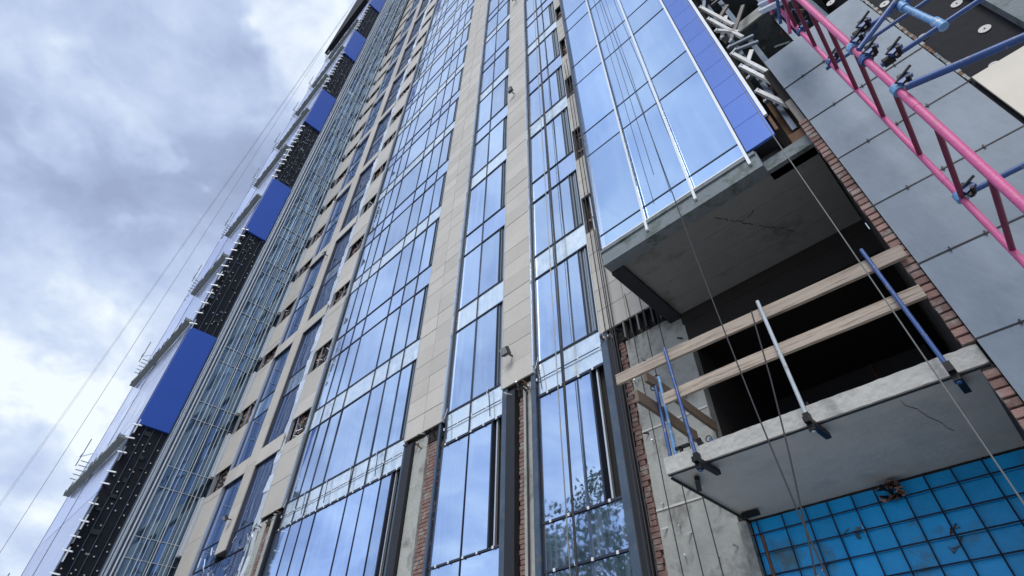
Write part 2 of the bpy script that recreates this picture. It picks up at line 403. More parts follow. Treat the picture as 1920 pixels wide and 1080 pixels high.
# bare openings behind missing cladding: brick, brackets and wires, joined per column of openings
def bare(u0, u1, zl, label):
    mb = MB()
    for z0, z1 in zl:
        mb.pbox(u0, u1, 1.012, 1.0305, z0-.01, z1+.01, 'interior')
        n = int((z1-z0)*W/.08)
        for i in range(n):
            zz = z0+(i+.5)*(z1-z0)/n
            for j in range(int((u1-u0)*W/.26)):
                if R(0, 1) < .62: continue
                x = u0+(j+.5*(i % 2)*.5+.1)*.26/W
                mb.pbox(x, min(x+.24/W, u1), 1.007+R(0, .003), 1.012, zz, zz+.062/W, 'brick')
        for q in range(4):
            x = R(u0+.01, u1-.01); zz = R(z0+.01, z1-.01)
            mb.bar(T(x, .985, zz), T(x+R(-.02, .02), 1.01, zz+R(-.02, .02)), .025, .02, random.choice(['aluminium', 'black_steel', 'frame_white']))
        for q in range(2):
            x = R(u0+.005, u1-.005)
            mb.bar(T(x, .995, z0), T(x+R(-.01, .01), .995, z1), .03, .03, random.choice(['aluminium', 'black_steel']))
    o = mb.build('bare_brickwork', tower); tag(o, label=label, kind='stuff')
bare(-2.695, -2.492, opens, 'bare brick gaps in the beige pier')
bare(-3.715, -3.465, opens, 'bare brick gaps in the corner strip')
bare(-.640, -.50, [(bands(k)[0]+.03, bands(k)[1]+.11) for k in range(0, 8)], 'dark bare gaps beside the glass box')

# crinkled reflective foil left of the broken pier
fo = MB(); z = .60
while z < 9:
    h = R(.05, .12)
    fo.pbox(-2.786, -2.703, .992, .996+R(0, .006), z, z+h, 'foil', tiltm(.10)); z += h*.96
tag(fo.build('foil_strip', tower), label='crinkled silver foil strip beside the slim window', kind='stuff')

# corner posts: white uprights between the floor rails
for k in range(-1, 14):
    b0, b1 = bands(k); n0, n1 = bands(k+1)
    p = MB()
    for u in (-3.782, -3.750):
        p.pbox(u-.009, u+.009, .968, .99, b1+.03, n0+.01, 'frame_white'); 
    p.pbox(-3.798, -3.722, .9902, .996, b1+.02, n0+.012, 'black_steel')
    p.build('corner_post', tower)

# ---- the lower storeys, where cladding is still missing
low = MB()
ZB = GND+.02
def framing(u, w, z0, z1, m='steel_blue', y0=.955, y1=1.0): low.pbox(u, u+w, y0, y1, z0, z1, m)
# glass below the lowest band
def lowbay(label, u0, u1, mull, slot, zsill, trans):
    root = empty('lower_window', T(u0, 1, ZB), parent=tower); root['label'] = label
    f = MB(); cols = [u0]+mull+[u1]
    ztop = .832
    for u in [u0]+mull: f.pbox(u-.0012, u+.0012, .998, 1.0003, ZB, ztop, 'frame_dark')
    levels = [ZB+.002]+trans+[ztop]
    for li in range(len(levels)-1):
        za, zb_ = levels[li], levels[li+1]
        f.pbox(u0, u1, .996, .9995, zb_-.0025, zb_+.0025, 'frame_dark')
        top = li == len(levels)-2
        for i in range(len(cols)-1):
            a, b = cols[i]+.003, cols[i+1]-.003
            if top and b > slot: b = slot
            piece('pane', a, b, 1.001, 1.005, za+.004, zb_-.004, 'glass_low', root, (R(-.002, .002), 0, R(-.002, .002)))
        # white setting clips on the dark transom
        n = max(3, int((u1-u0)/.055))
        for i in range(n):
            x = u0+(i+.5)*(u1-u0)/n+R(-.008, .008)
            f.pbox(x-.003, x+.003, .9935, .9958, zb_-.004, zb_+.003, 'frame_white')
    # the open sash slot on the right
    zs = trans[-1] if trans else ZB
    f.pbox(slot, slot+.005, .996, 1.02, zs, ztop, 'frame_dark'); f.pbox(slot+.016, slot+.021, 1.004, 1.012, zs, ztop, 'aluminium')
    f.pbox(slot+.003, u1, 1.021, 1.03, zs, ztop, 'interior')
    f.pbox(u1-.004, u1, .998, 1.03, zs, ztop, 'black_steel')
    f.build('frame', root); return root
lowbay('unfinished lower glazing under the widest bay', -2.50, -1.560, [-2.368, -2.267, -2.157, -1.915, -1.80, -1.687], -1.615, .80, [.20])
lowbay('unfinished lower glazing between the broad piers', -1.335, -1.038, [-1.198], -1.088, .80, [.10, .455])
lowbay('lower glazing that mirrors a tree, with an open dark slot', -.889, -.648, [-.795], -.698, .80, [.10, .362, .472])
# the slim windows run on down below the cross bands, behind loose wires and brackets
lw = empty('lower_window', T(-3.1, 1, ZB), parent=tower); lw['label'] = 'slim lower glazing cluttered with brackets and wires below the cross-shaped post'
for a, b in ((-3.455, -3.32), (-3.316, -3.176), (-3.172, -3.04), (-3.036, -2.92), (-2.916, -2.80)):
    for za, zb_ in ((ZB+.01, .30), (.303, .56), (.563, .828)): piece('pane', a, b, 1.001, 1.005, za, zb_, 'glass_shaded', lw, (R(-.006, .006), 0, R(-.006, .006)))
f = MB()
for i in range(60):
    u = R(-3.45, -2.72); z = R(.60, .90); f.bar(T(u, .985, z), T(u+R(-.05, .05), .99, z+R(-.05, .06)), R(.012, .035), .015, random.choice(['frame_white', 'aluminium', 'frame_dark', 'rope_white', 'rope_dark']))
tag(f.build('loose_brackets', lw), kind='stuff')
# spandrel clips at the middle joint of the lowest band
for (a, b) in ((-2.475, -1.555), (-1.322, -1.04), (-.889, -.65)):
    f = MB(); f.pbox(a, b, .994, .996, .888, .8902, 'frame_dark')
    n = int((b-a)/.06)
    for i in range(n+1):
        x = a+i*(b-a)/n; f.pbox(x-.002, x+.002, .991, .9938, .884, .893, 'frame_white')
    for i in range(0, n, 3):
        x = a+.01+i*(b-a)/n
        f.bar(T(x, .990, .95), T(x+.012, .990, .845), .02, .012, 'frame_dark')
        f.bar(T(x-.012, .99, .93), T(x, .99, .965), .012, .010, 'frame_white')
    f.build('clip_rail', tower)
# bare piers below the cladding
def brickstrip(mb, u0, u1, z0, z1, y=1.003, ragged=.2):
    h = .077/W; n = int((z1-z0)/h)
    for i in range(n):
        off = .13/W*(i % 2); x = u0-off+R(-.004, .004)
        while x < u1-.005:
            a = max(x, u0+R(-.002, .004)); b = min(x+.245/W, u1+R(-.006, .003))
            if b-a > .006: mb.pbox(a, b, y+R(0, .0015), y+.012, z0+i*h, z0+i*h+.064/W, 'brick')
            x += .255/W
def bare_pier(label, u0, u1, layout, ztop):
    mb = MB()
    mb.pbox(u0, u1, 1.012, 1.034, ZB, ztop, 'mortar')
    bk = MB()
    for kind, a, b in layout:
        if kind == 'brick': brickstrip(bk, a, b, ZB, ztop-.03)
        elif kind == 'concrete': mb.pbox(a, b, .998, 1.012, ZB, ztop-.012, 'concrete')
        elif kind == 'steel': mb.pbox(a, b, .990, .998, ZB, ztop, 'steel_blue')
        elif kind == 'dark': mb.pbox(a, b, .985, 1.011, ZB, ztop-.02, 'black_steel')
        elif kind == 'pipe': mb.tube([T(a, .99, ZB), T(a, .99, ztop-.04)], .018, 'rope_dark')
    # ragged anchors and scraps at the head
    for i in range(9):
        x = R(u0+.01, u1-.01); zz = ztop-R(.004, .045)
        mb.bar(T(x, .975, zz), T(x+R(-.02, .02), 1.005, zz+R(-.02, .02)), .03, .02, random.choice(['frame_white', 'aluminium', 'black_steel', 'rusty']))
    mb.pbox(u0, u1, 1.0, 1.011, ztop-.045, ztop-.002, 'interior')
    o = mb.build('bare_pier', tower); o['label'] = label
    if bk.v: tag(bk.build('brickwork', o), kind='stuff')
bare_pier('bare brick and concrete pier below the broad beige pier', -1.553, -1.338,
          [('steel', -1.551, -1.535), ('dark', -1.534, -1.492), ('concrete', -1.490, -1.418), ('brick', -1.417, -1.352), ('steel', -1.3505, -1.340)], .918)
bare_pier('bare brick pier with blue steel edge below the floodlight pier', -1.036, -.893,
          [('steel', -1.035, -1.012), ('dark', -1.011, -.975), ('brick', -.974, -.952), ('concrete', -.951, -.912), ('pipe', -.93, 0), ('steel', -.911, -.893)], .913)
bare_pier('bare pier below the broken beige pier', -2.755, -2.508,
          [('steel', -2.753, -2.740), ('concrete', -2.738, -2.64), ('brick', -2.638, -2.59), ('concrete', -2.588, -2.525), ('dark', -2.523, -2.51)], .932)
bare_pier('blue steel column and brick edge beside the concrete wall', -.647, -.575,
          [('steel', -.646, -.620), ('dark', -.619, -.600), ('brick', -.598, -.576)], .920)
# concrete wall left of the loggia
cw = MB(); cw.pbox(-.575, -.405, 1.004, 1.034, ZB, .870, 'concrete'); cw.pbox(-.575, -.405, 1.008, 1.034, .872, .925, 'interior')
for z in (.24, .42, .60, .78): cw.pbox(-.574, -.406, 1.0015, 1.0038, z, z+.004, 'soffit_concrete')

for i in range(26):
    x = R(-.565, -.415); z = R(.15, .85); cw.bar(T(x, .99, z), T(x+R(-.008, .008), 1.003, z+R(-.004, .008)), .018, .018, random.choice(['frame_white', 'aluminium', 'black_steel']))
for i in range(7):
    x = -.565+i*.022; cw.pbox(x, x+.005, .985, 1.0, .868, .925, random.choice(['black_steel', 'rope_steel']))
cwo = cw.build('concrete_wall', tower)

# ---- the loggia: balcony slab, room, soffit
PY = .73
log = MB()
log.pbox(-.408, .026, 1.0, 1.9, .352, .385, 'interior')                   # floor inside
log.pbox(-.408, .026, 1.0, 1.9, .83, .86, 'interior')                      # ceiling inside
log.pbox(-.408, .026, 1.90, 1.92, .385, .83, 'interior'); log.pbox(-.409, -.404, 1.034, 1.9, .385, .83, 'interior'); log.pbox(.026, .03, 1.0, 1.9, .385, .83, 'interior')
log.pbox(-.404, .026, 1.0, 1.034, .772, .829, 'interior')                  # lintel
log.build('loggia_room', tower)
# right reveal face behind the brick edge
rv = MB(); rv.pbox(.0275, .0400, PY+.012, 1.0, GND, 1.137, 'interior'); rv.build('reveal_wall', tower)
rp = MB()
rp.tube([T(-.14, 1.5, .385), T(-.14, 1.5, .83)], .03, 'rusty', 8); rp.build('prop', tower)
# balcony slab with rough front edge
def rough_slab(name, x0, x1, y0, y1, z0, z1, m, parent, jag=.0006):
    bm = bmesh.new(); nx = 60; ny = 20; nz = 4; a = T(x0, y0, z0); b = T(x1, y1, z1)
    vid = {}
    def vert(i, j, k):
        key = (i, j, k)
        if key not in vid:
            p = Vector((a.x+(b.x-a.x)*i/nx, a.y+(b.y-a.y)*j/ny, a.z+(b.z-a.z)*k/nz))
            if j == 0: p.y += R(-1, 1)*jag*W; p.z += R(-1, 1)*jag*W*.5
            if i == 0: p.x += R(-1, 1)*jag*W
            vid[key] = bm.verts.new(p)
        return vid[key]
    def quad(*q):
        bm.faces.new([vert(*t) for t in q])
    for i in range(nx):
        for k in range(nz):
            quad((i,0,k),(i+1,0,k),(i+1,0,k+1),(i,0,k+1)); quad((i+1,ny,k),(i,ny,k),(i,ny,k+1),(i+1,ny,k+1))
        for j in range(ny):
            quad((i,j,0),(i,j+1,0),(i+1,j+1,0),(i+1,j,0)); quad((i,j,nz),(i+1,j,nz),(i+1,j+1,nz),(i,j+1,nz))
    for j in range(ny):
        for k in range(nz):
            quad((0,j+1,k),(0,j,k),(0,j,k+1),(0,j+1,k+1)); quad((nx,j,k),(nx,j+1,k),(nx,j+1,k+1),(nx,j,k+1))
    loc = (a+b)/2
    for v in bm.verts: v.co -= loc
    me = bpy.data.meshes.new(name); bm.normal_update(); bm.to_mesh(me); bm.free(); me.materials.append(M[m])
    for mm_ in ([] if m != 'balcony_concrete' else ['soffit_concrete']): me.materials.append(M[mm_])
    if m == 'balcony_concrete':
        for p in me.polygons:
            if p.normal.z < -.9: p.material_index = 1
    o = bpy.data.objects.new(name, me); link(o, loc, parent); return o
bal = rough_slab('balcony', -.389, .0385, PY, 1.0, .3555, .3815, 'balcony_concrete', tower)
bal['label'] = 'bare concrete balcony slab under the timber guard rail'
dr = MB()
dr.pbox(-.3885, .038, PY+.004, PY+.0065, .3535, .3553, 'black_steel')      # drip groove
dr.bar(T(-.375, .80, .349), T(-.355, .76, .349), .05, .04, 'black_iron'); dr.bar(T(-.38, .955, .349), T(-.35, .955, .349), .06, .05, 'black_iron')
dr.bar(T(-.387, .74, .352), T(-.387, 1.0, .352), .02, .02, 'black_iron')
def crack(mb, x0, y0, x1, y1, z, n=22, w=.006, m='black_steel'):
    p = T(x0, y0, z)
    for i in range(1, n+1):
        t = i/n; q = T(x0+(x1-x0)*t+R(-.003, .003), y0+(y1-y0)*t+R(-.003, .003), z)
        if R(0, 1) < .8: mb.bar(p, q, w*R(.4, 1.3), .004, m)
        p = q
crack(dr, -.06, .75, -.035, .88, .3550, 8, w=.002)
for x_ in (-.30, -.20, -.10): pass
dr.build('drip_edge', bal)

# ---- the projecting glass box
box = empty('glazed_box', T(-.22, PY, .86), parent=tower); box['label'] = 'projecting box of large mirrored panes on a concrete edge beam'
BX0, BX1, BR = -.440, -.078, -.0155
b = MB(); b.pbox(BX0, -.060, PY, PY+.03, .8605, .909, 'fascia'); b.pbox(BX0+.0, -.062, PY-.004, PY, .9, .909, 'fascia'); b.build('edge_beam', box)
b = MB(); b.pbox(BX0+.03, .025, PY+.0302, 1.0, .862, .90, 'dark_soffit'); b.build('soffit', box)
b = MB(); b.pbox(BX0, BX0+.034, PY+.0302, 1.03, .853, .92, 'black_steel'); b.pbox(BX0+.002, BX0+.012, PY+.0302, .985, .92, TOP, 'fascia'); b.build('side_beam', box)
for i in range(7):
    x0 = BX0+.04; z = .8605
b = MB()
crack(b, -.19, .78, -.09, .93, .8614, 40, .007, 'black_iron'); crack(b, -.15, .83, -.12, .82, .8614, 9, .006, 'black_iron')
for y_ in (.82, .88, .94): b.bar(T(-.40, y_, .8618), T(.02, y_, .8618), .005, .003, 'fascia')
b.build('soffit_crack', box)
# transoms (plan units, on the box face)
trz = [.965, 1.311, 1.437, 1.757, 1.90]
z = 1.90
while z < TOP-.6:
    trz += [z+.33, z+.46]; z += .46
vx = [BX0+.003, -.315, -.197, BX1]
fb = MB()
for zt in trz: fb.pbox(BX0, BX1, PY+.003, PY+.0044, zt-.0014, zt+.0014, 'frame_dark')
for x in vx[:1]: fb.pbox(x-.0035, x+.0035, PY-.005, PY+.01, .909, TOP, 'frame_dark')
fb.pbox(BX0, BX1, PY-.0045, PY+.004, .9092, .9125, 'frame_white')
fb.build('transom', box)
lev = [.9125]+trz; farb = MB()
for i in range(len(lev)-1):
    for j in range(3):
        a_, b_ = vx[j]+.0015, vx[j+1]-.0015
        if i < 13: piece('pane', a_, b_, PY+.0045, PY+.0085, lev[i]+.002, lev[i+1]-.002, 'glass_box', box, (R(-.002, .002), 0, R(-.002, .002)))
        else: farb.pbox(a_, b_, PY+.0045, PY+.0085, lev[i]+.002, lev[i+1]-.002, 'glass_box')
tag(farb.build('upper_pane', box), kind='stuff')
for x in (-.315, -.197, BX1):
    c = MB(); c.pbox(x-.0028, x+.0028, PY-.006, PY-.0006, .879, TOP, 'frame_white'); c.build('cap_rail', box)
# lilac-blue side cassettes
z = .914; i = 0; farb = MB()
while z < TOP-.2:
    h = .0885
    if z < 5: piece('cassette_panel', BX1+.005, BR, PY-.006, PY+.0, z+.0006, z+h-.0006, 'lilac_panel', box)
    else: farb.pbox(BX1+.005, BR, PY-.006, PY, z+.0006, z+h-.0006, 'lilac_panel')
    z += h
tag(farb.build('upper_cassette', box), kind='stuff')
b = MB(); b.pbox(BX1+.006, BR-.0005, PY+.0002, PY+.03, .9145, TOP, 'black_steel'); b.build('box_side', box)
b = MB(); b.pbox(BR+.001, BR+.008, PY-.008, PY-.002, .98, TOP, 'frame_white'); b.pbox(BR+.004, BR+.010, PY+.0, PY+.004, .93, .98, 'rusty'); b.build('edge_angle', box)

# ---- right wing: brick edge, cement boards, membrane
rw = empty('right_wing', T(.3, PY, GND), parent=tower); rw['label'] = 'grey board clad wing at the right with a raw brick edge'
b = MB(); b.pbox(.0402, 1.6, PY+.012, PY+.03, GND, 1.137, 'backing'); b.pbox(.2285, 1.6, PY+.012, PY+.03, 1.1372, TOP, 'backing'); b.pbox(.0402, .2285, 1.03, 1.05, 1.1372, TOP, 'interior'); b.pbox(.2285, .235, PY+.03, 1.05, 1.1372, TOP, 'interior'); b.pbox(.0402, .2285, PY+.03, 1.03, 1.12, 1.1368, 'concrete'); b.pbox(.0285, .0400, PY+.0095, PY+.0118, GND, 1.0, 'mortar'); b.build('backing_wall', rw)
bz = GND; i = 0
h = .078/W
while bz < 0.905:
    if bz > .16 and not (.352 < bz+h/2 < .383):
        w0 = .0262+R(-.0006, .0009)
        piece('brick', w0, .0405, PY-.004+R(-.0008, .0008), PY+.0095, bz, bz+.063/W, 'brick', rw, (0, R(-.012, .012), R(-.02, .02)), bevel=.004)
    bz += h
bl = [1.139-.1262*i for i in range(0, 12)]
for i in range(len(bl)-1):
    if bl[i+1] < GND: break
    piece('cement_board', .0412, .2275, PY-.009+R(-.0004, .0004), PY-.006, bl[i+1]+.0009, bl[i]-.0009, 'cement_board', rw, (R(-.002, .002), 0, 0))
    j = MB(); j.bar(T(.0395, PY-.0094, bl[i+1]), T(.2275, PY-.0094, bl[i+1]), .009, .012, 'black_iron')
    for x in (.085, .125, .18):
        xx = x+R(-.01, .01); j.bar(T(xx, PY-.011, bl[i+1]-.003), T(xx, PY-.011, bl[i+1]+.003), .012, .012, 'black_iron')
    j.build('joint_rod', rw)
m_ = MB(); m_.pbox(.041, 1.6, PY-.004, PY+.0115, GND, 1.1365, 'membrane'); m_.pbox(.229, 1.6, PY-.0035, PY+.0114, 1.14, 3.2, 'membrane'); m_.build('membrane', rw)
e = MB()
for i in range(46):
    z = .764+i*.0085
    e.pbox(.2290+R(-.0005, .001), .2335+R(-.001, .001), PY-.009, PY-.0045, z, z+.0076, random.choice(['concrete', 'concrete', 'fascia', 'rusty']))
tag(e.build('rubble_joint', rw), kind='stuff')
for u, z in ((.268,1.611),(.337,1.450),(.414,1.285),(.402,1.160),(.361,1.051),(.328,1.108),(.50,1.14),(.52,1.25),(.48,1.38),(.40,1.47),(.33,1.25),(.58,1.2),(.45,1.55),(.26,1.8),(.34,1.7)):
    d = MB(); c = T(u*PY, PY-.0045, z*PY); d.tube([c+Vector((0, 0, 0)), c+Vector((0, -.008, 0))], .05 if (u+z) % .1 > .03 else .042, 'disc_white', 18); d.tube([c+Vector((0, -.0075, 0)), c+Vector((0, -.014, 0))], .008, 'black_iron', 8)
    d.build('anchor_disc', rw)
b = MB(); b.pbox(.318, .352, PY-.02, PY-.004, .79, 2.5, 'fascia'); b.build('concrete_rib', rw)
for r_ in range(4):
    for c_ in range(5):
        piece('cream_board', .2340+c_*.19, .2340+(c_+1)*.19-.0012, PY-.0125, PY-.009, .763-(r_+1)*.19, .763-r_*.19-.0012, 'cream_board', rw)
# recess between the box and the wing: dark brick, concrete lintel
rc = MB(); rc.pbox(-.02, .04, .99, 1.034, .905, TOP, 'interior'); rc.pbox(-.06, .0395, PY+.02, PY+.05, .862, .892, 'fascia'); rc.pbox(-.0, .0265, PY+.03, PY+.06, .893, .93, 'rusty')
rc.build('recess_wall', tower)

# ---- the side wing at the left (faces right), plane x = XW
XW = -3.80
wing = empty('side_wing', T(XW, .7, GND), parent=tower); wing['label'] = 'left wing seen edge-on, black membrane with bright blue panels and mirrored glass'
b = MB(); b.pbox(-5.25, XW-.03, .46, 1.5, GND, TOP, 'backing'); b.build('wing_core', wing)
b = MB(); b.pbox(XW-.03, XW-.004, .445, .637, GND, TOP, 'membrane')
for y in (.50, .545, .60): b.pbox(XW-.004, XW+.001, y, y+.003, GND, TOP, 'steel_blue')
z_ = .4
while z_ < 9:
    a_ = R(.45, .58); b.pbox(XW-.004, XW+.0025, a_, a_+R(.02, .05), z_, z_+R(.004, .03), random.choice(['black_steel', 'steel_blue', 'canopy', 'black_steel'])); z_ += R(.05, .16)
b.build('membrane', wing)
for k in range(7):
    z0 = 1.655+1.892*k
    o = piece('blue_panel', XW-.003, XW+.018, .442, .634, z0, z0+.785, 'blue_panel', wing, bevel=.01)
nd = 0; far = MB()
z = .55
while z < 8:
    inside = any(1.655+1.892*k-.02 < z < 1.655+1.892*k+.80 for k in range(7))
    if not inside:
        for j, y in enumerate((.475, .52, .562, .615)):
            yy = y+R(-.014, .014); zz = z+R(-.028, .028)+.03*(j % 2)
            if R(0, 1) < .18: continue
            if nd < 200:
                o = piece('anchor_disc', XW-.003, XW+.002, yy-.0036, yy+.0036, zz-.0036, zz+.0036, 'disc_white', wing, bevel=.006); nd += 1
            else: far.pbox(XW-.003, XW+.002, yy-.0042, yy+.0042, zz-.0042, zz+.0042, 'disc_white')
    z += .068
if far.v: tag(far.build('upper_disc', wing), kind='stuff')
# white brackets along the front corner
z = .5; nb = 0; far = MB()
while z < 10:
    inside = any(1.655+1.892*k < z < 1.655+1.892*k+.78 for k in range(7))
    if not inside:
        if nb < 90: bk_ = MB(); bk_.bar(T(XW-.01, .425, z+.01), T(XW+.03, .468, z), .055, .045, 'frame_white'); bk_.build('bracket', wing); nb += 1
        else: far.bar(T(XW-.01, .425, z+.01), T(XW+.03, .468, z), .06, .06, 'frame_white')
        if R(0, 1) < .6: far.pbox(XW+.0, XW+.02, .446, .452, z-.05, z+.04, random.choice(['aluminium', 'fascia', 'frame_white']))
    z += .1+R(-.03, .03)
tag(far.build('upper_bracket', wing), kind='stuff')
# front face of the wing: pale glass, mullions, canopies
b = MB()
for x in (-5.25, -4.595, XW-.01): b.pbox(x-.005, x+.005, .438, .4399, GND, TOP, 'steel_blue')
b.build('front_frame', wing)
z = -.2
while z < TOP-.4:
    for a_, b_ in ((-5.25, -4.6), (-4.59, XW-.012)):
        piece('front_pane', a_, b_-.002, .44, .445, z+.003, z+.473, 'glass_front', wing)
    z += .476
for i, (z, x) in enumerate([(.60, -5.15), (1.55, -5.10), (2.49, -5.06), (3.2, -4.65), (4.03, -4.68), (4.9, -4.7), (5.7, -4.7), (6.6, -4.75), (7.5, -4.8), (8.5, -4.8)]):
    c = MB(); c.pbox(x+(.15 if z > 3 else 0), XW-.01, .394, .436, z, z+.020, 'canopy')
    for q in range(14):
        xx = x+(XW-x)*(q+R(0, .8))/14; c.pbox(xx, xx+R(.01, .05), .389, .3938, z+R(.0, .01), z+R(.02, .045), random.choice(['fascia', 'fascia', 'frame_white', 'steel_blue']))
    c.build('canopy', wing)
    c = MB()
    for q in range(5):
        zz = z+.12+q*.035; c.bar(T(x+.02, .375, zz), T(x+.02, .436, zz), .03, .03, 'rope_steel')
    c.bar(T(x-.02, .36, z+.30), T(x+.10, .36, z+.30), .05, .05, 'frame_white'); c.bar(T(x-.02, .36, z+.30), T(x-.02, .436, z+.36), .05, .05, 'frame_white'); c.bar(T(x+.06, .36, z+.2), T(x+.06, .36, z+.42), .04, .04, 'rope_steel')
    c.build('outrigger', wing)
b = MB(); b.pbox(-5.38, -4.05, .365, .436, 9.9, TOP, 'membrane'); b.build('dark_fin', wing)
# uprights beside the glazing
b = MB(); b.pbox(XW-.03, XW-.004, .637, .715, GND, TOP, 'steel_blue'); b.build('cable_chase', wing)
for y, m in ((.648, 'aluminium'), (.668, 'aluminium'), (.690, 'frame_white'), (.712, 'aluminium')):
    b = MB(); b.pbox(XW-.003, XW+.008, y-.0035, y+.0035, GND, TOP, m); b.build('upright_rail', wing)
# side glazing
wb = [(.93, 1.045)]+[(1.335+.473*k, 1.467+.473*k) for k in range(0, 24)]
wy = [.718, .765, .812, .860, .915, .965, .998]
fr = MB(); far = MB()
for y in wy: fr.pbox(XW-.002, XW+.001, y-.0018, y+.0018, GND, TOP-.3, 'steel_blue')
prev = .45
for i, (z0, z1) in enumerate(wb):
    for zz in (z0, z1): fr.pbox(XW+.0012, XW+.005, .716, .998, zz-.002, zz+.002, 'aluminium')
    for j in range(len(wy)-1):
        a_, b_ = wy[j]+.002, wy[j+1]-.002
        tl = (0, R(-.005, .005), R(-.005, .005))
        if i < 9:
            piece('pane', XW-.006, XW-.003, a_, b_, prev+.003, z0-.003, 'glass_wing', wing, tl)
            piece('spandrel_panel', XW-.006, XW-.003, a_, b_, z0+.003, z1-.003, 'glass_wing', wing, (0, R(-.01, .01), R(-.01, .01)))
        else:
            rt = Matrix.Rotation(R(-.012, .012), 3, 'Y') @ Matrix.Rotation(R(-.012, .012), 3, 'Z')
            far.pbox(XW-.006, XW-.003, a_, b_, prev+.003, z0-.003, 'glass_wing', rt); far.pbox(XW-.006, XW-.003, a_, b_, z0+.003, z1-.003, 'glass_wing', rt)
    prev = z1
fr.build('glazing_frame', wing); tag(far.build('upper_pane', wing), kind='stuff')
b = MB(); b.pbox(XW-.03, XW-.008, .716, 1.03, GND, TOP, 'backing'); b.build('glazing_backing', wing)

# ------------------------------------------------------------------ blue boarded wall under the balcony
bw = empty('boarded_wall', T(-.18, 1.0, GND), 'bright azure boarding behind a rusty bar grid, under the balcony', 'wall')
us = [-.386, -.374, -.3295, -.289, -.250, -.213, -.177, -.141, -.104, -.067, -.0275, .0245]
zs = [.353, .328, .2955, .2625, .2295, .196, .1625, .129, .0955, .062, .0285, -.005, -.04, -.08, -.12, -.16, -.2, -.24]
for i in range(len(us)-1):
    for j in range(len(zs)-1):
        piece('board', us[i]+.0001, us[i+1]-.0001, 1.0+R(0, .0012), 1.006, zs[j+1]+.0004, zs[j]-.0004, 'azure_board', bw, (R(-.006, .006), 0, R(-.006, .006)))
b = MB(); b.pbox(-.40, .026, 1.0072, 1.034, GND, .353, 'black_steel'); b.pbox(-.405, -.388, .985, 1.0, GND, .3525, 'concrete'); b.build('backing', bw)
for (xa, za, xb_, zb_) in ((-.31, .262, -.29, .21), (-.245, .30, -.20, .29), (-.12, .30, -.10, .23), (-.20, .17, -.15, .175), (-.09, .19, -.06, .17)):
    m_ = MB()
    for q in range(8):
        xx = R(min(xa, xb_), max(xa, xb_)); zz = R(min(za, zb_), max(za, zb_)); m_.bar(T(xx, .9985, zz), T(xx+R(-.012, .012), .9985, zz+R(-.012, .012)), R(.01, .03), .006, random.choice(['rope_white', 'rope_steel', 'rusty']))
    tag(m_.build('mortar_splash', bw), kind='stuff')
mesh_ = empty('bar_grid', T(-.18, .985, GND), 'dark steel bar grid wired in front of the azure boarding', 'grid')
for u in us[1:-1]:
    m_ = MB(); m_.tube([T(u+R(-.002, .002), .9955, GND), T(u, .9955, .1), T(u+R(-.0015, .0015), .9955, .352)], .0075, 'rebar', 6); m_.build('bar', mesh_)
for z in zs[1:-1]:
    m_ = MB(); m_.tube([T(-.387, .992, z+R(-.0015, .0015)), T(-.2, .992, z), T(.024, .992, z+R(-.0015, .0015))], .0075, 'rebar', 6); m_.build('bar', mesh_)
m_ = MB(); m_.tube([T(-.372, .986, GND), T(-.368, .986, .322)], .017, 'rusty', 8); tag(m_.build('rusty_pipe'), 'rusty pipe standing at the left edge of the azure boarding', 'pipe')
m_ = MB()
for i in range(40):
    c = T(-.155+R(-.016, .018), .985+R(-.006, .004), .338+R(-.012, .012)); v = Vector((R(-1, 1), R(-1, 1), R(-1, 1))).normalized()*R(.015, .05)
    m_.bar(c-v, c+v, .03, .012, random.choice(['rusty', 'brick', 'rusty', 'brick', 'black_iron', 'black_iron']))
tag(m_.build('debris_clump'), 'clump of rusty brick debris lodged at the top of the azure boarding', 'debris', kind='stuff')

# ------------------------------------------------------------------ timber guard rail on the balcony
gr = empty('guard_rail', T(-.17, PY, .38), 'makeshift guard rail of raw boards on blue and grey posts round the balcony', 'guard rail')
def plank(p0, p1, hgt, th, m, parent, name='board'):
    mb = MB(); p0, p1 = Vector(p0), Vector(p1); n = 10; d = (p1-p0); r = d.normalized().cross(Vector((0, 0, 1))).normalized()
    for i in range(n+1):
        c = p0+d*i/n + r*math.sin(i*.7)*.004 + Vector((0, 0, math.sin(i*.45)*.008))
        for a, b in ((-1,-1),(1,-1),(1,1),(-1,1)): mb.v.append(c+r*th/2*a+Vector((0, 0, hgt/2*b+R(-.0015, .0015))))
    mi = mb._m(m)
    for i in range(n):
        for j in range(4): mb.f.append((i*4+j, (i+1)*4+j, (i+1)*4+(j+1)%4, i*4+(j+1)%4)); mb.mi.append(mi)
    mb.f += [(0, 1, 2, 3), (n*4+3, n*4+2, n*4+1, n*4)]; mb.mi += [mi]*2
    o = mb.build(name, parent); return o
yb = .716
plank(T(-.618*yb, yb, .764*yb), T(.051*yb, yb, .746*yb), .135, .04, 'wood', gr)
plank(T(-.500*yb, yb, .657*yb), T(.038*yb, yb+.002, .652*yb), .125, .04, 'wood', gr)
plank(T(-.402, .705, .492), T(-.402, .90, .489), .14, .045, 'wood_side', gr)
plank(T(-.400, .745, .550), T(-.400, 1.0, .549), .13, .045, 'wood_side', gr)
yp = .708
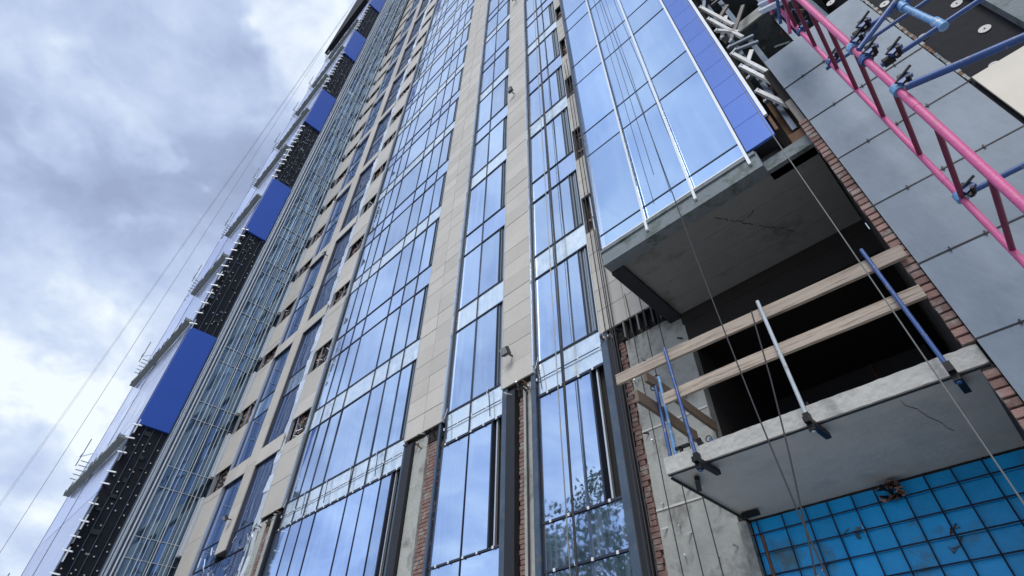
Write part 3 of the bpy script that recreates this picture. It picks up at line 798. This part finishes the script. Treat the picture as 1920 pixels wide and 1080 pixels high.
for u, ut, m in ((-.456, -.470, 'blue_paint'), (-.226, -.227, 'grey_pole'), (.004, -.006, 'blue_paint')):
    p = MB(); p.tube([T(u*yp, yp, .470*yp), T(ut*yp, yp, .792*yp)], .018, m, 10); o = p.build('post', gr, smooth=True)
    p = MB(); p.bar(T(u*yp, yp-.012, .348), T(u*yp+.002, yp+.055, .348), .05, .05, 'black_iron'); p.bar(T(u*yp, yp, .335), T(u*yp, yp, .36), .05, .06, 'black_iron')
    p.bar(T(u*yp, yp+.03, .39), T(u*yp, yp+.03, .345), .02, .02, 'black_iron'); p.build('clamp', o)
for y, zt in ((.765, .535), (.785, .565), (.945, .50)):
    p = MB(); p.tube([T(-.394, y, .383), T(-.394, y, zt)], .021, 'blue_paint' if y != .785 else 'light_blue_paint', 10); o = p.build('post', gr, smooth=True)
    p = MB(); c = T(-.398, y, zt)
    p.tube([c+Vector((math.cos(t)*.04, 0, math.sin(t)*.04)) for t in [i*math.pi/5 for i in range(11)]], .007, 'black_iron', 6); p.build('ring', o)
p = MB(); p.bar(T(-.37, .76, .386), T(-.37, .76, .405), .03, .03, 'black_iron'); p.bar(T(-.38, .76, .405), T(-.355, .76, .405), .03, .03, 'black_iron'); p.build('clamp', gr)
p = MB(); p.bar(T(-.35, .80, .386), T(-.355, .80, .43), .05, .03, 'black_iron'); p.build('clamp', gr)

# ------------------------------------------------------------------ timber between the box and the wing
scrap = [((.000, 1.475), (.057, 1.315), 'white strut at the foot of the gap, lowest of the lattice')]
for q, z_ in enumerate((1.64, 1.735, 1.93, 2.04, 2.16, 2.30, 2.46)):
    scrap.append(((.001, z_), (.052, z_-(.105 if q % 3 != 2 else .03)*z_), ['second', 'third', 'fourth', 'fifth', 'sixth', 'seventh', 'eighth'][q]+' white strut from the foot of the lattice in the gap'))
scrap += [((.007, 1.97), (.074, 2.08), 'steep grey-brown post leaning inside the lattice'), ((.018, 1.806), (.110, 2.0), 'steep grey-brown post leaning right behind the lattice'),
          ((.004, 1.78), (.079, 1.79), 'grey arm lying across the lattice at mid height'), ((.001, 1.56), (.055, 1.555), 'short grey arm level above the lowest strut'),
          ((.002, 1.86), (.050, 2.02), 'thin grey bar rising to the right across the fourth white strut'), ((.002, 2.12), (.052, 2.32), 'thin grey bar rising to the right near the top of the lattice'), ((.001, 1.60), (.050, 1.72), 'thin grey bar rising to the right across the second white strut'),
          ((.012, 1.74), (.079, 1.74), 'second grey arm just below the mid-height one'), ((.004, 1.41), (.05, 1.41), 'thin grey bar level at the foot of the gap')]
for i, ((a, za), (b_, zb_), lab) in enumerate(scrap):
    y = .74 if i < 8 else .752; mm_ = MB()
    m = 'pale_timber' if 'white' in lab else 'brown_grey' if 'brown' in lab else 'cement_board'
    w = .06 if 'white' in lab else .055
    mm_.bar(T(a*y, y, za*y), T(b_*y, y+.02, zb_*y), .04, w, m); mm_.bar(T(a*y, y-.003, za*y), T(a*y+.002, y+.006, za*y), .06, .05, 'aluminium')
    tag(mm_.build('lattice_strut'), lab, 'strut', 'lattice struts in the gap beside the glass box')
for i in range(0):
    z = 2.2+i*.25; y = .76+.01*(i % 3); mm_ = MB(); mm_.bar(T(.0, y, z*y), T(.04, y+.02, (z+R(-.25, .2))*y), .04, .07, 'pale_timber')
    if i < 3: tag(mm_.build('lattice_strut'), ['pale strut crossing the gap at the picture top', 'upper pale strut hidden behind the lattice', 'highest pale strut in the gap'][i], 'strut', 'lattice struts in the gap beside the glass box')

# ------------------------------------------------------------------ pink scaffold frame with blue tubes
YA, YB_ = .50, .6275; XA, XB = .1140, .1085
sf = empty('scaffold_ladder', T(.112, .56, GND), 'tall pink ladder-like scaffold frame with dark maroon rungs in front of the grey boards', 'scaffold frame')
def square_tube(mb, a, b, w, m):
    mb.bar(a, b, w, w, m, up=Vector((0, 1, 0)))
for x, y, w in ((XA, YA, .056), (XB, YB_, .047)):
    c = MB(); c.tube([T(x, y, GND), T(x, y, .55), T(x, y, 1.7)], w/2, 'pink_paint', 14); o = c.build('upright', sf, smooth=True)
    for z in (.545, 1.02):
        c = MB(); c.tube([T(x, y, z-.012), T(x, y, z+.012)], w/2+.002, 'pink_paint', 14); c.build('sleeve', o, smooth=True)
rz = [.841+.09*i for i in range(9, 0, -1)]+[.841, .771, .687, .590, .498, .409, .32, .23, .14, .05, -.04, -.13]
for z in rz:
    c = MB(); c.tube([T(XA, YA, z), T(XB, YB_, z)], .019, 'maroon_paint', 10); c.build('rung', sf, smooth=True)
def coupler(parent, c, axis='z', r=.042, m='light_blue_paint'):
    p = MB()
    if axis == 'z': p.tube([c-Vector((0, 0, .035)), c+Vector((0, 0, .035))], r, m, 14)
    else: p.tube([c-Vector((.035, 0, 0)), c+Vector((.035, 0, 0))], r, m, 14)
    p.bar(c+Vector((.02, -.05, -.02)), c+Vector((.10, -.05, .02)), .035, .05, 'blue_paint')
    p.bar(c+Vector((.05, -.04, -.07)), c+Vector((.05, -.04, .07)), .03, .03, 'black_iron')
    p.bar(c+Vector((.0, -.06, .0)), c+Vector((.13, -.09, .05)), .014, .014, 'black_iron')
    p.tube([c+Vector((.07, -.03, -.05)), c+Vector((.07, -.11, -.05))], .015, 'black_iron', 6)
    p.build('coupler', parent)
def tube_thing(pts, r, m, lab, couplers=(), name='scaffold_tube'):
    root = MB(); root.tube(pts, r, m, 12); o = root.build(name, smooth=True); tag(o, lab, 'scaffold tube', 'blue scaffold tubes tied to the pink frame')
    for c, ax, rr, mm_ in couplers: coupler(o, Vector(c), ax, rr, mm_)
    return o
t1 = tube_thing([T(.119, .495, .703), T(.60, .495, .680)], .021, 'blue_paint', 'upper level blue guard tube running right from the pink frame', [(T(XA, YA, .690), 'z', .043, 'light_blue_paint'), (T(.128, .495, .702), 'x', .036, 'black_iron')])
t2 = tube_thing([T(.119, .495, .622), T(.60, .495, .628)], .019, 'blue_paint', 'lower level blue guard tube below the pale blue spacer', [(T(.127, .495, .622), 'x', .036, 'black_iron')])
t3 = tube_thing([T(.118, .490, .560), T(.60, .46, .37)], .027, 'blue_paint', 'thick blue brace sloping off to the right edge', [(T(XA, YA, .575), 'z', .044, 'light_blue_paint')])
t4 = tube_thing([T(.114, .489, .665), T(.20, .489, .722), T(.42, .489, .87)], .022, 'blue_paint', 'blue brace rising steeply from the pink frame', [(T(XA, YA, .655), 'z', .045, 'blue_paint')])
t5 = tube_thing([T(.104, .6275, .5015), T(.7, .6275, .505)], .022, 'blue_paint', 'lowest blue tube, crossing behind the pink frame at the right', [(T(XB, YB_, .5015), 'z', .040, 'light_blue_paint')])
t6 = tube_thing([T(.099, .634, .869), T(.7, .634, .862)], .019, 'blue_paint', 'rear blue tube tied to the far pink upright', [(T(XB, YB_, .869), 'z', .036, 'blue_paint')])
c = MB(); c.tube([T(.176, .495, .699), T(.1825, .495, .625)], .024, 'light_blue_paint', 12); c.tube([T(.176, .495, .705), T(.1765, .495, .690)], .034, 'light_blue_paint', 12); c.tube([T(.182, .495, .636), T(.1826, .495, .618)], .034, 'light_blue_paint', 12)
tag(c.build('spacer_tube', smooth=True), 'short pale blue spacer with flared ends between the two guard tubes', 'scaffold tube')
# bare bay above the boards: slabs, pipes and planks in shadow
b = MB()
for z_ in (1.45, 1.93, 2.4, 2.9): b.pbox(.0, .2285, .80, 1.03, z_, z_+.035, 'fascia'); b.pbox(.0, .2285, .795, .80, z_-.004, z_+.038, 'concrete')
for x_ in (.045, .12, .19): b.pbox(x_, x_+.012, .82, .835, 1.14, 4, 'steel_blue')
for i in range(26):
    x_ = R(.03, .2); z_ = R(1.16, 2.6); y_ = R(.76, .9)
    b.bar(T(x_, y_, z_), T(x_+R(-.05, .05), y_+R(-.03, .03), z_+R(-.08, .08)), .05, .03, random.choice(['fascia', 'rusty', 'concrete', 'black_steel', 'wood_side', 'steel_blue']))
b.pbox(.0, .03, .79, .80, .94, 1.15, 'rusty'); b.pbox(.012, .022, .77, .785, .95, 3, 'steel_blue')
tag(b.build('bare_structure', rw), kind='stuff')
# platform bits high on the frame
pl = empty('work_platform', T(.1, .56, 1.12), 'small metal platform edge with pale toe boards at the top of the pink frame', 'platform')
for i in range(6):
    c = MB(); x_ = .082+.006*i; z_ = 1.13+.022*i
    c.bar(T(x_, .615, z_), T(x_+.045, .60, z_-.055), .075, .03, ['frame_white', 'aluminium', 'pale_timber'][i % 3]); c.build('deck_board', pl)
for i in range(4):
    c = MB(); c.tube([T(.095, .63, 1.02+.05*i), T(.14, .52, 1.06+.05*i)], .02, 'blue_paint' if i % 2 else 'pink_paint', 8); c.build('brace', pl)
for i in range(3): coupler(pl, T(XB, YB_, 1.0+.06*i), 'z', .036, 'blue_paint')

# ------------------------------------------------------------------ ropes and cables
def rope(pts, r, m, lab, cat='rope', group=None, name='hanging_rope'):
    c = MB(); c.tube(pts, r, m, 6); return tag(c.build(name), lab, cat, group)
def vrope(u, y, z0, z1, r, m, lab, lean=0, group='ropes hanging down the facade', name='hanging_rope'):
    n = 12; pts = [T(u*y+lean*y*(z1-(z0+(z1-z0)*i/n))/(z1-z0)+.0008*math.sin(i*1.9)*y, y, z0+(z1-z0)*i/n) for i in range(n+1)]
    return rope(pts, r, m, lab, group=group, name=name)
Y1 = .66
rope([T(a*Y1, Y1, z*Y1) for a, z in ((-.37, 9), (-.360, 3.6), (-.354, 3.03), (-.334, 1.73), (-.324, 1.014), (-.318, .772), (-.310, .533), (-.301, .347), (-.293, .247), (-.28, -.1))], .0065, 'rope_dark', 'dark rope falling past the glass box and across the left of the balcony', group='ropes hanging down the facade')
rope([T(a*Y1, Y1, z*Y1) for a, z in ((-.03, 9), (-.027, 1.24), (-.021, .851), (-.0165, .488), (-.014, .285), (-.012, -.1))], .0055, 'rope_steel', 'pale steel rope falling past the right-hand balcony post', group='ropes hanging down the facade')
rope([T(a*Y1, Y1, z*Y1) for a, z in ((-.247, .775), (-.262, .6), (-.280, .449), (-.309, .25), (-.33, -.1))], .0065, 'rope_dark', 'dark rope tied to the top guard board, slanting down to the left', group='ropes hanging down the facade')
rope([T(a*.97, .97, z) for a, z in ((-.80, 9), (-.795, 4), (-.788, 1.9), (-.787, 1.4), (-.790, .95), (-.795, .33), (-.797, -.1))], .020, 'rope_dark', 'thick black cable down the middle of the bay that mirrors the tree', group='ropes hanging down the facade')
vrope(-.815, .96, -.1, 5, .010, 'rope_steel', 'thin grey rope just left of the thick black cable')
for i, (u, y, zt, lab) in enumerate([(-.637, .965, 2.6, 'thin dark cable at the left edge of the blue steel column'), (-.622, .95, 2.6, 'dark cable along the middle of the blue steel column'), (-.612, .955, 1.3, 'dark cable at the right side of the blue steel column'),
                                     (-.603, .965, 1.2, 'dark cable beside the brick edge by the concrete wall'), (-.548, .975, 1.0, 'cable down the left of the concrete wall'), (-.508, .975, 1.0, 'cable down the middle of the concrete wall'), (-.470, .98, .99, 'cable down the right of the concrete wall')]):
    vrope(u, y, -.1, zt, .010 if i < 4 else .007, 'rope_dark', lab, lean=.01)
for u, lab in ((-.43, 'thin rope before the left pane column of the glass box'), (-.365, 'thin rope left of the first bright rail of the glass box')):
    vrope(u, .70, 1.0, 9, .005, 'rope_dark', lab)
for i in range(11):
    y = [.655, .70, .735, .775, .79, .83, .845, .88, .9, .93, .955][i]; x = XW+.05+.012*(i % 3)
    c = MB(); c.tube([T(x+R(-.004, .004), y+R(-.004, .004), z) for z in (GND, 1.5, 4, 8, TOP)], .011 if i % 3 else .02, 'rope_white', 6)
    tag(c.build('hoist_cable'), ['pale hoist cable nearest the black membrane of the left wing', 'thin pale cable second from the black membrane', 'thin pale cable third from the black membrane', 'thicker pale cable fourth from the black membrane', 'thin pale cable close beside the thicker fourth one', 'thin pale cable left of the middle of the wing glass', 'thicker pale cable over the middle of the wing glass', 'thin pale cable just right of the middle of the wing glass', 'thin pale cable fourth from the inner corner', 'thicker pale cable third from the inner corner', 'thin pale cable nearest the inner corner'][i], 'cable', 'hoist cables before the left wing')
# long guys from the wing roof out over the sky
for (a, b_, lab) in ((T(-5.35, .33, 12.5), T(-13.4, .235, 3.95), 'upper of the two thin guy ropes crossing the sky'), (T(-5.35, .33, 12.0), T(-13.6, .255, 3.55), 'lower of the two thin guy ropes crossing the sky'), (T(-5.3, .30, 9.8), T(-6.6, .32, 1.0), 'thin rope hanging just off the left edge of the wing')):
    d = b_-a; end = b_+d*.35
    rope([a, a+d*.35+Vector((0, 0, -1.2)), a+d*.7+Vector((0, 0, -1.2)), b_, end], .012, 'rope_steel', lab, name='guy_rope')

# ------------------------------------------------------------------ floodlights
def flood(u, z, lab, y=.984, s=1.0):
    root = empty('floodlight', T(u, y, z), lab, 'floodlight', 'floodlights on the piers')
    c = T(u, y, z)
    b = MB(); b.bar(c+Vector((0, 0, 0)), c+Vector((0, -.16*s, -.01)), .03, .03, 'lamp_body'); b.bar(c+Vector((-.09*s, -.16*s, -.01)), c+Vector((.09*s, -.16*s, -.01)), .02, .03, 'lamp_body'); b.build('bracket', root)
    b = MB()
    b.box(c.x-.10*s, c.x+.10*s, c.y-.26*s, c.y-.17*s, c.z-.08*s, c.z+.08*s, 'lamp_body', Matrix.Rotation(.6, 3, 'X'))
    for q in range(4): b.box(c.x-.085*s+.05*s*q, c.x-.07*s+.05*s*q, c.y-.19*s, c.y-.15*s, c.z-.06*s, c.z+.08*s, 'lamp_body', Matrix.Rotation(.6, 3, 'X'))
    b.build('lamp_body', root)
    b = MB(); b.box(c.x-.085*s, c.x+.085*s, c.y-.275*s, c.y-.262*s, c.z-.085*s, c.z+.045*s, 'lamp_glass', Matrix.Rotation(.6, 3, 'X')); b.build('lens', root)
flood(-.985, 1.022, 'small dark floodlight low on the beige pier, nearest the bare brick')
flood(-.985, 2.85, 'small dark floodlight halfway up the same beige pier')
flood(-.972, 4.34, 'small dark floodlight high on the beige pier near the picture top')
flood(-3.10, 1.03, 'floodlight near the foot of the cross-banded post')
flood(-3.10, 3.10, 'floodlight higher up the cross-banded post')

# ------------------------------------------------------------------ the tree across the yard, seen mirrored in the glass
def tree():
    rng = random.Random(3)
    root = empty('broadleaf_tree', (-14.3, -8, 0), 'broadleaf tree across the yard, mirrored low in the glass', 'tree')
    t = MB(); base = Vector((-14.3, -8, 0)); cen = None
    t.tube([base, base+Vector((.1, .05, 2.2)), base+Vector((.05, .1, 5.4)), base+Vector((.3, 0, 8.3))], [.24, .19, .16, .12], 'bark', 10)
    tips = []
    for i in range(11):
        a = i*2.4+rng.uniform(-.3, .3); st = base+Vector((.1, .05, rng.uniform(4.6, 8.6)))
        L = rng.uniform(2.6, 4.2); el = rng.uniform(.25, 1.0)
        p1 = st+Vector((math.cos(a)*math.cos(el), math.sin(a)*math.cos(el), math.sin(el)))*L*.5
        p2 = p1+Vector((math.cos(a+.4)*math.cos(el), math.sin(a+.4)*math.cos(el), math.sin(el)+.2))*L*.5
        t.tube([st, p1, p2], [.08, .05, .02], 'bark', 6)
        tips += [p1, p2, (p1+p2)/2]
        for q in range(4):
            b2 = rng.uniform(0, 6.28); p3 = p2+Vector((math.cos(b2), math.sin(b2), rng.uniform(-.3, .8)))*rng.uniform(.6, 1.2)
            t.tube([p1.lerp(p2, rng.uniform(.3, 1)), p3], [.03, .01], 'bark', 5); tips += [p3]
    t.build('trunk', root)
    v = []; f = []
    for c in tips:
        for _ in range(rng.randint(3, 6)):
            cc = c+Vector((rng.gauss(0, .45), rng.gauss(0, .45), rng.gauss(0, .35)))
            for _ in range(26):
                p = cc+Vector((rng.gauss(0, .26), rng.gauss(0, .26), rng.gauss(0, .18)))
                n = Vector((rng.gauss(0, 1), rng.gauss(0, 1), rng.gauss(.6, 1))).normalized(); a = n.orthogonal().normalized(); b = n.cross(a); s = rng.uniform(.09, .18)
                k = len(v); v += [tuple(p-a*s), tuple(p+b*s*.5), tuple(p+a*s), tuple(p-b*s*.5)]; f.append((k, k+1, k+2, k+3))
    me = bpy.data.meshes.new('crown'); loc = Vector((-14.3, -8, 0)); me.from_pydata([tuple(Vector(p)-loc) for p in v], [], f); me.materials.append(M['leaf'])
    o = bpy.data.objects.new('crown', me); link(o, loc, root)
tree()
